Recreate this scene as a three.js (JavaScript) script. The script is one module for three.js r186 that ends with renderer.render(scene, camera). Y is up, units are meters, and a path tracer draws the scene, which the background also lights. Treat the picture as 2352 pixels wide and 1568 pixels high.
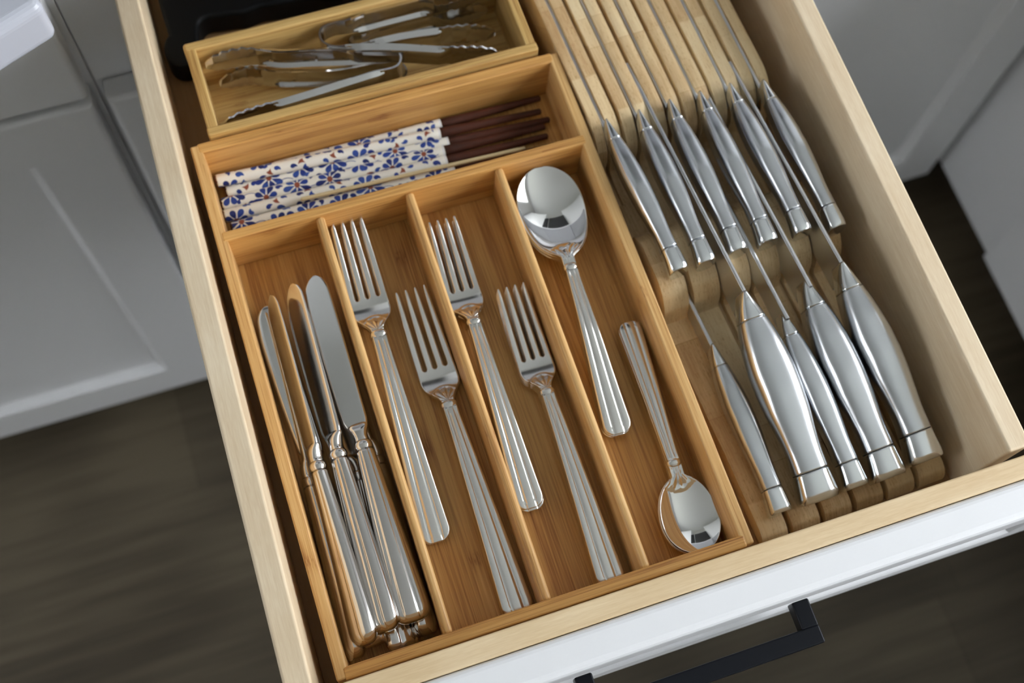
import * as THREE from 'three';
import { RoundedBoxGeometry } from 'three/addons/geometries/RoundedBoxGeometry.js';
import { mergeGeometries, mergeVertices, toCreasedNormals } from 'three/addons/utils/BufferGeometryUtils.js';

// ---------------------------------------------------------------- camera, sky, exposure
const scene = new THREE.Scene();
const Y0 = 0.76;                                    // height of the drawer's bottom board above the floor
const camera = new THREE.PerspectiveCamera(31.35, 2352 / 1568, 0.02, 40);
camera.position.set(0.0420, 0.7661 + Y0, 0.4450);
camera.up.set(0.2805, 0.3538, -0.8923);
camera.lookAt(0.0420 + 0.15438, 0.7661 + Y0 - 0.93413, 0.4450 - 0.32182);
camera.focus = 0.70;
camera.userData.fStop = 6.3;
scene.add(camera);
scene.background = new THREE.Color().setRGB(0.94, 0.97, 1.02);   // overcast daylight outside the windows
scene.backgroundIntensity = 6.0;
const renderer = new THREE.WebGLRenderer({ antialias: true });
renderer.toneMapping = THREE.LinearToneMapping;
renderer.toneMappingExposure = 1.37;
renderer.shadowMap.enabled = true;
// ROOM: the opening of each window in its wall (world metres)
const WIN_R = { z0: -0.1, z1: 2.3, y0: 1.02, y1: 2.3 };
const WIN_L = { z0: -0.35, z1: 0.75, y0: 1.15, y1: 2.1 };
const ROOM = { x0: -2.5, x1: 1.62, z0: -0.76, z1: 3.0, h: 2.5 };

// ---------------------------------------------------------------- small tools
function rng(seed) { let a = seed >>> 0; return () => { a = (a + 0x6D2B79F5) | 0; let t = Math.imul(a ^ (a >>> 15), 1 | a); t = (t + Math.imul(t ^ (t >>> 7), 61 | t)) ^ t; return ((t ^ (t >>> 14)) >>> 0) / 4294967296; }; }
const R = rng(7);
const clamp = (x, a = 0, b = 1) => Math.min(b, Math.max(a, x));
const lerp = (a, b, t) => a + (b - a) * t;
const smooth = (a, b, x) => { const t = clamp((x - a) / (b - a)); return t * t * (3 - 2 * t); };
function curve(keys) {                              // smooth curve through [t, value] pairs (monotone slopes)
  const n = keys.length, m = [];
  for (let i = 0; i < n; i++) {
    if (i === 0) m.push((keys[1][1] - keys[0][1]) / (keys[1][0] - keys[0][0]));
    else if (i === n - 1) m.push((keys[i][1] - keys[i - 1][1]) / (keys[i][0] - keys[i - 1][0]));
    else { const a = (keys[i][1] - keys[i - 1][1]) / (keys[i][0] - keys[i - 1][0]), b = (keys[i + 1][1] - keys[i][1]) / (keys[i + 1][0] - keys[i][0]); m.push(a * b <= 0 ? 0 : 2 * a * b / (a + b)); }
  }
  return (t) => {
    if (t <= keys[0][0]) return keys[0][1];
    if (t >= keys[n - 1][0]) return keys[n - 1][1];
    let i = 0; while (t > keys[i + 1][0]) i++;
    const h = keys[i + 1][0] - keys[i][0], u = (t - keys[i][0]) / h, u2 = u * u, u3 = u2 * u;
    return (2 * u3 - 3 * u2 + 1) * keys[i][1] + (u3 - 2 * u2 + u) * h * m[i] + (3 * u2 - 2 * u3) * keys[i + 1][1] + (u3 - u2) * h * m[i + 1];
  };
}
const used = {};
function numbered(name) { const k = used[name] = (used[name] ?? -1) + 1; return k ? name + '_' + String(k).padStart(3, '0') : name; }
function part(name, geo, mat, parent, label) {
  const m = new THREE.Mesh(geo, mat); m.name = name; m.castShadow = m.receiveShadow = true;
  if (label) m.userData.label = label;
  parent.add(m); return m;
}
function thing(name, label, category, [x, y, z] = [0, 0, 0], yaw = 0, group) {
  const o = new THREE.Group(); o.name = numbered(name); o.position.set(x, y + Y0, z); o.rotation.order = 'YXZ'; o.rotation.y = yaw;
  o.userData = { label, category }; if (group) o.userData.group = group;
  scene.add(o); return o;
}
function copyOf(root, label) { const c = root.clone(); c.name = numbered(root.name.replace(/_\d+$/, '')); c.userData = { ...root.userData, label: label ?? root.userData.label }; scene.add(c); return c; }
function structure(name, geo, mat) { const m = part(name, geo, mat, scene); m.userData.kind = 'structure'; return m; }
// lay a long thing from world point A (its z = 0 end) towards B, rolled about its length
function lay(o, A, B, roll = 0) {
  const d = new THREE.Vector3(B[0] - A[0], B[1] - A[1], B[2] - A[2]).normalize();
  o.position.set(A[0], A[1] + Y0, A[2]); o.rotation.order = 'YXZ';
  o.rotation.set(-Math.asin(d.y), Math.atan2(d.x, d.z), roll); return o;
}

// uv in metres, the grain along one axis; su, sv = size of the texture in metres
let uvShift = 0;
function grainUV(geo, axis, su, sv) {
  const g = geo.index ? geo.toNonIndexed() : geo; if (!g.attributes.normal) g.computeVertexNormals();
  const p = g.attributes.position, uv = new Float32Array(p.count * 2), ou = (uvShift = (uvShift + 0.37) % 1), ov = (uvShift * 7.3) % 1;
  const a = new THREE.Vector3(), b = new THREE.Vector3(), c = new THREE.Vector3(), ax = 'xyz'.indexOf(axis);
  for (let i = 0; i < p.count; i += 3) {
    a.fromBufferAttribute(p, i); b.fromBufferAttribute(p, i + 1); c.fromBufferAttribute(p, i + 2);
    const n = b.clone().sub(a).cross(c.clone().sub(a)), an = [Math.abs(n.x), Math.abs(n.y), Math.abs(n.z)], k = an.indexOf(Math.max(...an));
    let u = ax, v = 3 - ax - k; if (k === ax) { u = (ax + 1) % 3; v = (ax + 2) % 3; }
    [a, b, c].forEach((q, j) => { uv[(i + j) * 2] = q.getComponent(u) / su + ou; uv[(i + j) * 2 + 1] = q.getComponent(v) / sv + ov + k * 0.31; });
  }
  g.setAttribute('uv', new THREE.BufferAttribute(uv, 2)); return g;
}
function box(x0, x1, y0, y1, z0, z1, r = 0.0008, axis = 'x', su = 0.4, sv = 0.13) {
  const g = new RoundedBoxGeometry(x1 - x0, y1 - y0, z1 - z0, 3, Math.min(r, (x1 - x0) / 2.01, (y1 - y0) / 2.01, (z1 - z0) / 2.01));
  g.translate((x0 + x1) / 2, (y0 + y1) / 2, (z0 + z1) / 2); return grainUV(g, axis, su, sv);
}

// ---------------------------------------------------------------- textures
function noiseMaker(seed, px, py) {                 // value noise that repeats after px, py cells
  const r = rng(seed), t = new Float32Array(px * py); for (let i = 0; i < t.length; i++) t[i] = r();
  return (x, y) => {
    x = ((x % px) + px) % px; y = ((y % py) + py) % py;
    const i = Math.floor(x), j = Math.floor(y), fx = x - i, fy = y - j, i1 = (i + 1) % px, j1 = (j + 1) % py;
    const sx = fx * fx * (3 - 2 * fx), sy = fy * fy * (3 - 2 * fy);
    return lerp(lerp(t[j * px + i], t[j * px + i1], sx), lerp(t[j1 * px + i], t[j1 * px + i1], sx), sy);
  };
}
function texture(w, h, fn, srgb = true) {
  const d = new Uint8Array(w * h * 4);
  for (let j = 0; j < h; j++) for (let i = 0; i < w; i++) { const c = fn((i + .5) / w, (j + .5) / h), k = (j * w + i) * 4; d[k] = clamp(c[0], 0, 255); d[k + 1] = clamp(c[1], 0, 255); d[k + 2] = clamp(c[2], 0, 255); d[k + 3] = 255; }
  const t = new THREE.DataTexture(d, w, h, THREE.RGBAFormat); t.wrapS = t.wrapT = THREE.RepeatWrapping;
  t.magFilter = THREE.LinearFilter; t.minFilter = THREE.LinearMipmapLinearFilter; t.generateMipmaps = true;
  if (srgb) t.colorSpace = THREE.SRGBColorSpace; t.needsUpdate = true; return t;
}
function mix3(a, b, t) { return [lerp(a[0], b[0], t), lerp(a[1], b[1], t), lerp(a[2], b[2], t)]; }
function bambooTexture(seed, light, mid, dark, strips = 17) {
  const r = rng(seed), n1 = noiseMaker(seed + 1, 7, 160), n2 = noiseMaker(seed + 2, 24, 340), n3 = noiseMaker(seed + 3, 9, 11), n4 = noiseMaker(seed + 4, 180, 300);
  const tone = [], node = [], node2 = []; for (let i = 0; i < strips; i++) { tone.push(r()); node.push(r() < .55 ? r() : -9); node2.push(-9); }
  return texture(1024, 768, (u, v) => {
    const k = Math.floor(v * strips) % strips, f = v * strips - Math.floor(v * strips);
    let t = .30 + .34 * tone[k] + .34 * (n1(u * 7, v * 160) - .5) + .36 * (n2(u * 24, v * 340) - .5) + .16 * (n3(u * 9, v * 11) - .5);
    const hair = n2(u * 6 + 3, v * 340 + 90); if (hair > .80) t += (hair - .8) * 2.1;
    if (f < .035 || f > .965) t += .09;
    for (const nd of [node[k], node2[k]]) {
      const d = Math.abs(u - nd); if (d < .05) { const w = Math.exp(-((d / .013) ** 2)); t += w * (.10 + .55 * Math.max(0, n4(u * 180, v * 300) - .45)) + .12 * Math.exp(-((d / .03) ** 2)); }
    }
    t = clamp(t); return t < .5 ? mix3(light, mid, t * 2) : mix3(mid, dark, t * 2 - 1);
  });
}
function mapleTexture(seed, light, dark) {
  const n1 = noiseMaker(seed, 5, 70), n2 = noiseMaker(seed + 1, 30, 400), n3 = noiseMaker(seed + 2, 12, 9), n4 = noiseMaker(seed + 3, 90, 220);
  return texture(1024, 512, (u, v) => mix3(light, dark, clamp(.45 + .26 * (n1(u * 5, v * 70) - .5) + .30 * (n2(u * 30, v * 400) - .5) + .5 * (n3(u * 12, v * 9) - .5) + .26 * (n4(u * 90, v * 220) - .5))));
}
function blockTexture(seed, tones) {                // glued-up blocks: rows across v, staggered ends along u, short pores
  const rows = 8, r = rng(seed), cuts = []; for (let k = 0; k < rows; k++) { const c = []; let u = r() * .1; while (u < .97) { c.push([u, r(), r()]); u += .1 + r() * .17; } cuts.push(c); }
  const n1 = noiseMaker(seed + 1, 28, 260), n2 = noiseMaker(seed + 2, 150, 420), n3 = noiseMaker(seed + 3, 14, 20);
  return texture(1024, 768, (u, v) => {
    const k = Math.floor(v * rows) % rows, c = cuts[k]; let s = c[c.length - 1]; for (const q of c) if (u >= q[0]) s = q;
    let t = .18 + .62 * s[1] + .26 * (n1(u * 28 + s[2] * 9, v * 260) - .5) + .3 * (n3(u * 14, v * 20) - .5);
    const p = n2(u * 150, v * 420); if (p > .70) t += (p - .7) * 1.3;
    if (Math.abs(u - s[0]) < .0016) t += .18;
    t = clamp(t); return t < .5 ? mix3(tones[0], tones[1], t * 2) : mix3(tones[1], tones[2], t * 2 - 1);
  });
}
const bambooTray = bambooTexture(11, [228, 180, 112], [208, 156, 86], [148, 94, 44]);
const bambooRim = bambooTexture(17, [230, 194, 134], [210, 164, 101], [156, 103, 52], 19);
const bambooBox = bambooTexture(23, [220, 188, 126], [205, 168, 102], [150, 106, 54]);
const maple = mapleTexture(31, [233, 217, 188], [210, 186, 150]);
const blockWood = blockTexture(41, [[238, 216, 172], [222, 193, 146], [186, 148, 100]]);
const redwood = mapleTexture(51, [92, 40, 12], [46, 18, 5]);
const floorTex = (() => {
  const n1 = noiseMaker(61, 6, 90), n2 = noiseMaker(62, 20, 300), n3 = noiseMaker(63, 14, 10), rows = 8, r = rng(64), tone = [], cut = []; for (let i = 0; i < rows; i++) { tone.push([r(), r()]); cut.push([r() * .5, .5 + r() * .5]); }
  return texture(1024, 1024, (u, v) => {
    const k = Math.floor(v * rows) % rows, f = v * rows - Math.floor(v * rows), t0 = u > cut[k][0] && u < cut[k][1] ? tone[k][0] : tone[k][1];
    let t = .25 + .3 * t0 + .55 * (n1(u * 6, v * 90) - .5) + .3 * (n2(u * 20, v * 300) - .5) + .7 * (n3(u * 14, v * 10) - .5);
    if (f < .012 || Math.abs(u - cut[k][0]) < .001 || Math.abs(u - cut[k][1]) < .001) t += .2;
    return mix3([98, 88, 70], [56, 48, 35], clamp(t));
  });
})();
function floralTexture() {                          // flowers, leaves and dots round an ivory stick: u along the stick, v around it
  const W = 2048, H = 384, c = document.createElement('canvas'); c.width = W; c.height = H;
  const g = c.getContext('2d'), r = rng(77); g.fillStyle = '#ece8dc'; g.fillRect(0, 0, W, H);
  const blue = () => ['#24408f', '#1c337f', '#2f4d98', '#172a6c'][Math.floor(r() * 4)];
  const petal = (x, y, ang, l, w) => { g.save(); g.translate(x, y); g.rotate(ang); g.beginPath(); g.moveTo(19, 0); g.bezierCurveTo(l * .45, -w * .25, l * .62, -w, l * .9, -w * .7); g.bezierCurveTo(l * 1.12, -w * .4, l * 1.1, w * .5, l * .88, w * .72); g.bezierCurveTo(l * .62, w, l * .45, w * .25, 19, 0); g.fill(); g.restore(); };
  const both = (fn, y) => { fn(y); fn(y - H); fn(y + H); };
  const flower = (x, y, s) => both((yy) => { for (let k = 0; k < 8; k++) { g.fillStyle = blue(); petal(x, yy, k * Math.PI / 4 + .2, 80 * s * (.85 + .3 * ((k * 37 % 10) / 10)), 24 * s); } g.fillStyle = '#8e4a34'; g.beginPath(); g.ellipse(x, yy, 17 * s, 20 * s, 0, 0, 7); g.fill(); }, y);
  const leaf = (x, y, ang, s) => { const b = blue(); both((yy) => { g.fillStyle = b; g.save(); g.translate(x, yy); g.rotate(ang); g.beginPath(); g.moveTo(-26 * s, 6 * s); g.bezierCurveTo(-14 * s, -26 * s, 24 * s, -24 * s, 27 * s, 2 * s); g.bezierCurveTo(22 * s, 22 * s, 2 * s, 20 * s, -6 * s, 8 * s); g.closePath(); g.fill(); g.restore(); }, y); };
  const brown = (x, y, ang) => both((yy) => { g.fillStyle = '#8e4a34'; g.save(); g.translate(x, yy); g.rotate(ang); g.beginPath(); g.scale(1.5, 1.5); g.moveTo(-22, -14); g.quadraticCurveTo(-2, -4, 24, -16); g.quadraticCurveTo(10, 2, 14, 18); g.quadraticCurveTo(-14, 16, -22, -14); g.fill(); g.restore(); }, y);
  const stem = (x, y, s) => { const b = blue(); both((yy) => { g.strokeStyle = b; g.lineWidth = 6; g.beginPath(); g.moveTo(x - 60 * s, yy - 16); g.quadraticCurveTo(x, yy + 34 * s, x + 62 * s, yy - 6); g.stroke(); }, y); };
  for (let x = 90; x < W - 60; x += 290) {
    const y = r() * H; flower(x + r() * 30, y, 1.25 + r() * .3);
    leaf(x + 142, y + 60 + r() * 30, r() * 6, 1.3); leaf(x + 120, y + 150, r() * 6, 1.5); leaf(x + 20, y + 190, r() * 6, 1.25); leaf(x + 165, y + 250, r() * 6, 1.2); leaf(x + 60, y + 290, r() * 6, 1);
    brown(x + 90, y + 215 + r() * 20, r() * 6); stem(x + 150, y + 330, 1.1);
  }
  g.fillStyle = '#ece8dc'; g.fillRect(W - 62, 0, 62, H); g.fillStyle = '#c9c9d2'; g.fillRect(W - 16, 0, 7, H);
  const t = new THREE.CanvasTexture(c); t.colorSpace = THREE.SRGBColorSpace; t.wrapS = t.wrapT = THREE.RepeatWrapping; return t;
}
const floral = floralTexture();

// ---------------------------------------------------------------- materials
const std = (o) => new THREE.MeshStandardMaterial(o), rgb = (r, g, b) => new THREE.Color().setRGB(r, g, b);
const MAT = {
  tray: std({ map: bambooTray, roughness: .5 }), traySide: std({ map: bambooRim, roughness: .5 }),
  box: std({ map: bambooBox, roughness: .48 }),
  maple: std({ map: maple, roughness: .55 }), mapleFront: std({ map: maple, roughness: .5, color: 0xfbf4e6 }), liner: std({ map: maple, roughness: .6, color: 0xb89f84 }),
  block: std({ map: blockWood, roughness: .55 }),
  white: std({ color: rgb(.80, .81, .82), roughness: .38 }), whiteGloss: std({ color: rgb(.80, .81, .83), roughness: .25 }), wall: std({ color: rgb(.66, .65, .63), roughness: .9 }), ceiling: std({ color: rgb(.86, .86, .85), roughness: .95 }),
  floor: std({ map: floorTex, roughness: .5 }), dark: std({ color: rgb(.03, .03, .03), roughness: .7 }),
  flatware: std({ color: rgb(.82, .80, .76), metalness: 1, roughness: .15 }), bowl: std({ color: rgb(.84, .83, .80), metalness: 1, roughness: .05 }),
  knife: std({ color: rgb(.76, .73, .70), metalness: 1, roughness: .13 }), knifeBlade: std({ color: rgb(.76, .75, .73), metalness: 1, roughness: .13 }),
  handle: std({ color: rgb(.66, .68, .70), metalness: 1, roughness: .24 }), cap: std({ color: rgb(.78, .80, .81), metalness: 1, roughness: .14 }), cookBlade: std({ color: rgb(.70, .70, .70), metalness: 1, roughness: .28 }),
  tongs: std({ color: rgb(.66, .65, .64), metalness: 1, roughness: .15 }),
  black: new THREE.MeshPhysicalMaterial({ color: rgb(.004, .005, .006), roughness: .5, specularIntensity: .4 }), blackMetal: new THREE.MeshPhysicalMaterial({ color: rgb(.004, .005, .008), roughness: .32, specularIntensity: .45 }), blackGlass: std({ color: rgb(.01, .01, .012), roughness: .08 }),
  floral: std({ map: floral, roughness: .4 }), stick: std({ map: redwood, roughness: .72 }), skewer: std({ color: rgb(.72, .58, .32), roughness: .6 }),
  quartz: std({ color: rgb(.52, .54, .60), roughness: .22 }),
};

// ---------------------------------------------------------------- the room
const TH = .12;
function wallWith(name, axis, at, outward, a0, a1, win) {   // a wall across x (axis 'x') or z, with an optional opening
  const gs = [], put = (p0, p1, y0, y1) => { const t0 = Math.min(at, at + outward * TH), t1 = Math.max(at, at + outward * TH); const g = axis === 'x' ? new THREE.BoxGeometry(t1 - t0, y1 - y0, p1 - p0) : new THREE.BoxGeometry(p1 - p0, y1 - y0, t1 - t0); axis === 'x' ? g.translate((t0 + t1) / 2, (y0 + y1) / 2, (p0 + p1) / 2) : g.translate((p0 + p1) / 2, (y0 + y1) / 2, (t0 + t1) / 2); gs.push(g); };
  if (!win) put(a0, a1, 0, ROOM.h); else { put(a0, win.z0, 0, ROOM.h); put(win.z1, a1, 0, ROOM.h); put(win.z0, win.z1, 0, win.y0); put(win.z0, win.z1, win.y1, ROOM.h); }
  structure(name, mergeGeometries(gs), MAT.wall);
}
wallWith('wall_right', 'x', ROOM.x1, 1, ROOM.z0 - TH, ROOM.z1 + TH, WIN_R);
wallWith('wall_left', 'x', ROOM.x0, -1, ROOM.z0 - TH, ROOM.z1 + TH, WIN_L);
wallWith('wall_back', 'z', ROOM.z0, -1, ROOM.x0, ROOM.x1);
wallWith('wall_front', 'z', ROOM.z1, 1, ROOM.x0, ROOM.x1);
structure('ceiling', new THREE.BoxGeometry(ROOM.x1 - ROOM.x0 + 2 * TH, .1, ROOM.z1 - ROOM.z0 + 2 * TH).translate((ROOM.x0 + ROOM.x1) / 2, ROOM.h + .05, (ROOM.z0 + ROOM.z1) / 2), MAT.ceiling);
structure('floor', grainUV(new THREE.BoxGeometry(ROOM.x1 - ROOM.x0 + 2 * TH, .05, ROOM.z1 - ROOM.z0 + 2 * TH).translate((ROOM.x0 + ROOM.x1) / 2, -.025, (ROOM.z0 + ROOM.z1) / 2), 'x', 1.3, 1.12), MAT.floor);
for (const [n, w, x] of [[1, WIN_R, ROOM.x1 + .06], [2, WIN_L, ROOM.x0 - .06]]) {
  const f = new THREE.Group(); f.name = 'window_' + n; f.userData.kind = 'structure'; scene.add(f);
  const b = (y0, y1, z0, z1) => new THREE.BoxGeometry(.05, y1 - y0, z1 - z0).translate(x, (y0 + y1) / 2, (z0 + z1) / 2), e = .045, m = (w.z0 + w.z1) / 2;
  part('window_frame', mergeGeometries([b(w.y0, w.y0 + e, w.z0, w.z1), b(w.y1 - e, w.y1, w.z0, w.z1), b(w.y0 + e, w.y1 - e, w.z0, w.z0 + e), b(w.y0 + e, w.y1 - e, w.z1 - e, w.z1), b(w.y0 + e, w.y1 - e, m - e / 2, m + e / 2)]), MAT.white, f);
}

structure('ground_outside', new THREE.CylinderGeometry(60, 60, .1, 48).translate(0, -.75, 0), std({ color: rgb(.20, .21, .17), roughness: 1 }));

// ---------------------------------------------------------------- cabinets (y measured from the drawer's bottom board)
const FACE = -.109, FRAME = -.131, DOOR_Y0 = -.653, DOOR_Y1 = -.0425;
function shaker(x0, x1, y0, y1, z0, z1, rail) {      // a door with a recessed panel: four rails with a sloped inner lip, plus the panel
  const t = z1 - z0, s = new THREE.Shape(); s.moveTo(x0, y0); s.lineTo(x1, y0); s.lineTo(x1, y1); s.lineTo(x0, y1); s.closePath();
  const lip = .006, h = new THREE.Path(); h.moveTo(x0 + rail, y0 + rail); h.lineTo(x0 + rail, y1 - rail); h.lineTo(x1 - rail, y1 - rail); h.lineTo(x1 - rail, y0 + rail); h.closePath(); s.holes.push(h);
  const g = new THREE.ExtrudeGeometry(s, { depth: t - .009, bevelEnabled: true, bevelThickness: .0045, bevelSize: .0045, bevelOffset: -.0045, bevelSegments: 4 }); g.translate(0, 0, z0 + .0045);
  const p = [], q = (a, b, c, d) => p.push(...a, ...b, ...c, ...a, ...c, ...d), A = [[x0 + rail, y0 + rail], [x1 - rail, y0 + rail], [x1 - rail, y1 - rail], [x0 + rail, y1 - rail]], B = [[x0 + rail + lip, y0 + rail + lip], [x1 - rail - lip, y0 + rail + lip], [x1 - rail - lip, y1 - rail - lip], [x0 + rail + lip, y1 - rail - lip]], za = z1 - .0045, zb = z1 - .011;
  for (let k = 0; k < 4; k++) { const n = (k + 1) % 4; q([...A[k], za], [...A[n], za], [...B[n], zb], [...B[k], zb]); }
  q([...B[0], zb], [...B[1], zb], [...B[2], zb], [...B[3], zb]);
  const panel = new THREE.BufferGeometry(); panel.setAttribute('position', new THREE.Float32BufferAttribute(p, 3)); panel.computeVertexNormals();
  return [g, panel];
}
function door(parent, x0, x1, y0, y1, z0 = FRAME, z1 = FACE, rail = .066) { const [f, p] = shaker(x0, x1, y0, y1, z0, z1, rail); const d = part('door', f, MAT.white, parent); part('door_panel', p, MAT.white, d); return d; }
const plain = (x0, x1, y0, y1, z0, z1, r = .0025) => new RoundedBoxGeometry(x1 - x0, y1 - y0, z1 - z0, 3, r).translate((x0 + x1) / 2, (y0 + y1) / 2, (z0 + z1) / 2);

{ // left cabinet
  const c = thing('base_cabinet', 'white cabinet left of the open drawer with slab drawer front over a panelled door', 'cabinet');
  part('face_frame', plain(-.78, -.0612, -.653, .125, -.150, FRAME, .001), MAT.white, c);
  part('side_panel', plain(-.0800, -.0615, -.653, .125, -.70, -.150, .001), MAT.white, c);
  part('toe_kick', plain(-.78, -.0612, -.76, -.653, -.22, -.20, .001), MAT.dark, c);
  part('drawer_front', plain(-.70, -.0660, -.0352, .108, FRAME, FACE, .0045), MAT.white, c);
  door(c, -.70, -.0655, DOOR_Y0, DOOR_Y1);
  const w = thing('countertop', 'white rounded-edge worktop jutting in above the left cabinet', 'countertop');
  const s = new THREE.Shape(); s.moveTo(-.060, .62); s.lineTo(-.80, .62); s.lineTo(-.80, -.12); s.bezierCurveTo(-.45, -.10, -.22, -.03, -.0830, .0312); s.lineTo(-.0575, .0420); s.quadraticCurveTo(-.0530, .0440, -.0536, .0485); s.lineTo(-.0570, .0610); s.lineTo(-.0600, .11); s.closePath();
  const g = new THREE.ExtrudeGeometry(s, { depth: .02, bevelEnabled: true, bevelThickness: .008, bevelSize: .008, bevelOffset: -.008, bevelSegments: 6, curveSegments: 24 }); g.rotateX(-Math.PI / 2); g.translate(0, .135, 0);
  part('worktop_slab', g, MAT.quartz, w);
}
let drawerCabinet;
{ // the cabinet that the drawer belongs to
  const c = drawerCabinet = thing('base_cabinet', 'white cabinet with its wooden cutlery drawer pulled wide open, black bar handle on the front', 'cabinet');
  part('frame_stile', plain(-.0605, -.0225, -.653, .125, -.150, FRAME, .001), MAT.white, c);
  part('frame_stile', plain(.4335, .475, -.653, .125, -.150, FRAME, .001), MAT.white, c);
  part('frame_rail', plain(-.0225, .4335, .100, .125, -.150, FRAME, .001), MAT.white, c);
  part('frame_rail', plain(-.0225, .4335, -.053, -.030, -.150, FRAME, .001), MAT.white, c);
  part('side_panel', plain(-.0600, -.042, -.653, .125, -.70, -.150, .001), MAT.white, c); part('side_panel', plain(.45, .468, -.653, .125, -.70, -.150, .001), MAT.white, c);
  part('toe_kick', plain(-.0600, .475, -.76, -.653, -.22, -.20, .001), MAT.dark, c);
  door(c, -.0550, .203, DOOR_Y0, DOOR_Y1); door(c, .207, .466, DOOR_Y0, DOOR_Y1);
  const w = thing('countertop', 'white worktop over the open drawer, above the top of the picture', 'countertop');
  part('worktop_slab', plain(-.058, 1.60, .128, .160, -.70, -.090, .004), MAT.quartz, w);
}
{ // the unit in the corner and the run on the right
  const c = thing('base_cabinet', 'white cabinet right of the drawer, its panelled door ending at the inner corner', 'cabinet');
  part('face_frame', plain(.476, .908, -.667, .125, -.150, FRAME, .001), MAT.white, c); part('toe_kick', plain(.476, .96, -.76, -.667, -.22, -.20, .001), MAT.dark, c);
  door(c, .482, .895, -.667, DOOR_Y1);
  const k = thing('base_cabinet', 'white cabinet run on the right edge, seen side on past a dark gap', 'cabinet');
  part('filler_panel', plain(.911, .935, -.655, .125, FRAME, .026, .001), MAT.white, k);
  part('door', plain(.9035, .925, -.655, -.0425, .027, .46, .003), MAT.white, k); part('drawer_front', plain(.9035, .925, -.036, .108, .027, .46, .003), MAT.white, k);
  part('carcass', plain(.926, 1.60, -.655, .125, .020, 2.2, .001), MAT.white, k); part('toe_kick', plain(.985, 1.0, -.76, -.655, -.2, 2.2, .001), MAT.dark, k);
  const w = thing('countertop', 'white worktop of the right-hand run, out beyond the picture', 'countertop'); part('worktop_slab', plain(.89, 1.60, .128, .160, -.088, 2.2, .004), MAT.quartz, w);
}
{ // what the spoons mirror on the wall behind: wall cupboards and a dark oven
  const c = thing('wall_cupboard', 'white cupboards hung on the wall behind, out of the picture', 'cabinet', [0, .65, 0]);
  part('carcass', plain(-1.9, .12, 0, .75, -.755, -.43, .002), MAT.white, c); part('carcass', plain(.75, 1.6, 0, .75, -.755, -.43, .002), MAT.white, c);
  const o = thing('microwave_oven', 'black oven on the wall behind, mirrored in the spoons', 'oven', [.43, .62, 0]);
  part('oven_body', plain(-.30, .30, 0, .40, -.755, -.40, .004), MAT.whiteGloss, o); part('oven_door', plain(-.29, .15, .02, .38, -.399, -.385, .004), MAT.blackGlass, o); part('control_panel', plain(.17, .29, .02, .38, -.399, -.385, .004), MAT.black, o);
}

// ---------------------------------------------------------------- the drawer
const DH = .085;
{
  const d = new THREE.Group(); d.name = 'drawer'; d.userData.label = 'open wooden drawer with a white front and a black bar handle'; drawerCabinet.add(d);
  const L = .565, mk = (w) => { const g = new RoundedBoxGeometry(w, DH + .012, L, 4, .0018); g.translate(w / 2, (DH - .012) / 2, L / 2); return grainUV(g, 'z', .4, .13); };
  const left = part('side_panel', mk(.0152), MAT.maple, d); left.position.set(-.0179, 0, -.200); left.rotation.y = -.0137;
  const right = part('side_panel', mk(.0150), MAT.maple, d); right.position.set(.4152, 0, -.200); right.rotation.y = -.0030;
  part('front_board', box(-.0345, .4335, -.012, DH, .3692, .3822, .0012, 'x', .4, .13), MAT.mapleFront, d);
  part('back_board', box(-.003, .415, -.004, DH, -.210, -.1985, .0015, 'x', .4, .13), MAT.maple, d);
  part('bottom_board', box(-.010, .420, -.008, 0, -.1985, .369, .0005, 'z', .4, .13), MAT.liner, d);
  // white front: slab with a recessed panel on its outer face
  const [f, p] = shaker(-.0550, .466, -.0300, DH + .0006, .3824, .4040, .036); for (const g of [f, p]) { g.deleteAttribute('uv'); }
  part('front_panel', mergeGeometries([f.index ? f.toNonIndexed() : f, p]), MAT.white, d, 'white panelled drawer front');
  const bar = (x0, x1, z0, z1) => new RoundedBoxGeometry(x1 - x0, .011, z1 - z0, 2, .0012).translate((x0 + x1) / 2, .028, (z0 + z1) / 2);
  part('handle', mergeGeometries([bar(.1310, .2815, .4195, .4305), bar(.2705, .2815, .4030, .4200), bar(.1310, .1420, .4030, .4200)]), MAT.blackMetal, d, 'black square bar handle');
}

// ---------------------------------------------------------------- bamboo cutlery tray
const TW = .26, TD = .3642, TH_ = .045, t = .0076;
{
  const o = thing('cutlery_tray', 'bamboo cutlery tray with five compartments, the largest organiser in the drawer', 'organiser');
  part('bottom_panel', box(.003, TW - .003, .0004, .005, .003, TD - .003, .0005, 'z', .4, .13), MAT.tray, o);
  part('wall', box(0, t, 0, TH_, .0008, TD - .0008, .0014, 'z'), MAT.traySide, o); part('wall', box(TW - t, TW, 0, TH_, .0008, TD - .0008, .0014, 'z'), MAT.traySide, o);
  part('wall', box(t - .0028, TW - t + .0028, 0, TH_ + .0003, 0, t, .0014, 'x'), MAT.tray, o); part('wall', box(t - .0028, TW - t + .0028, 0, TH_ + .0003, TD - t, TD, .0014, 'x'), MAT.tray, o);
  part('cross_divider', box(t - .0030, TW - t + .0030, .005, TH_ + .0004, .0682, .0756, .0014, 'x'), MAT.tray, o);
  for (const x of [.0685, .1296, .1923]) part('divider', box(x - .0029, x + .0029, .005, TH_ - .0012, .0745, TD - t + .001, .0028, 'z'), MAT.traySide, o);
}
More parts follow.
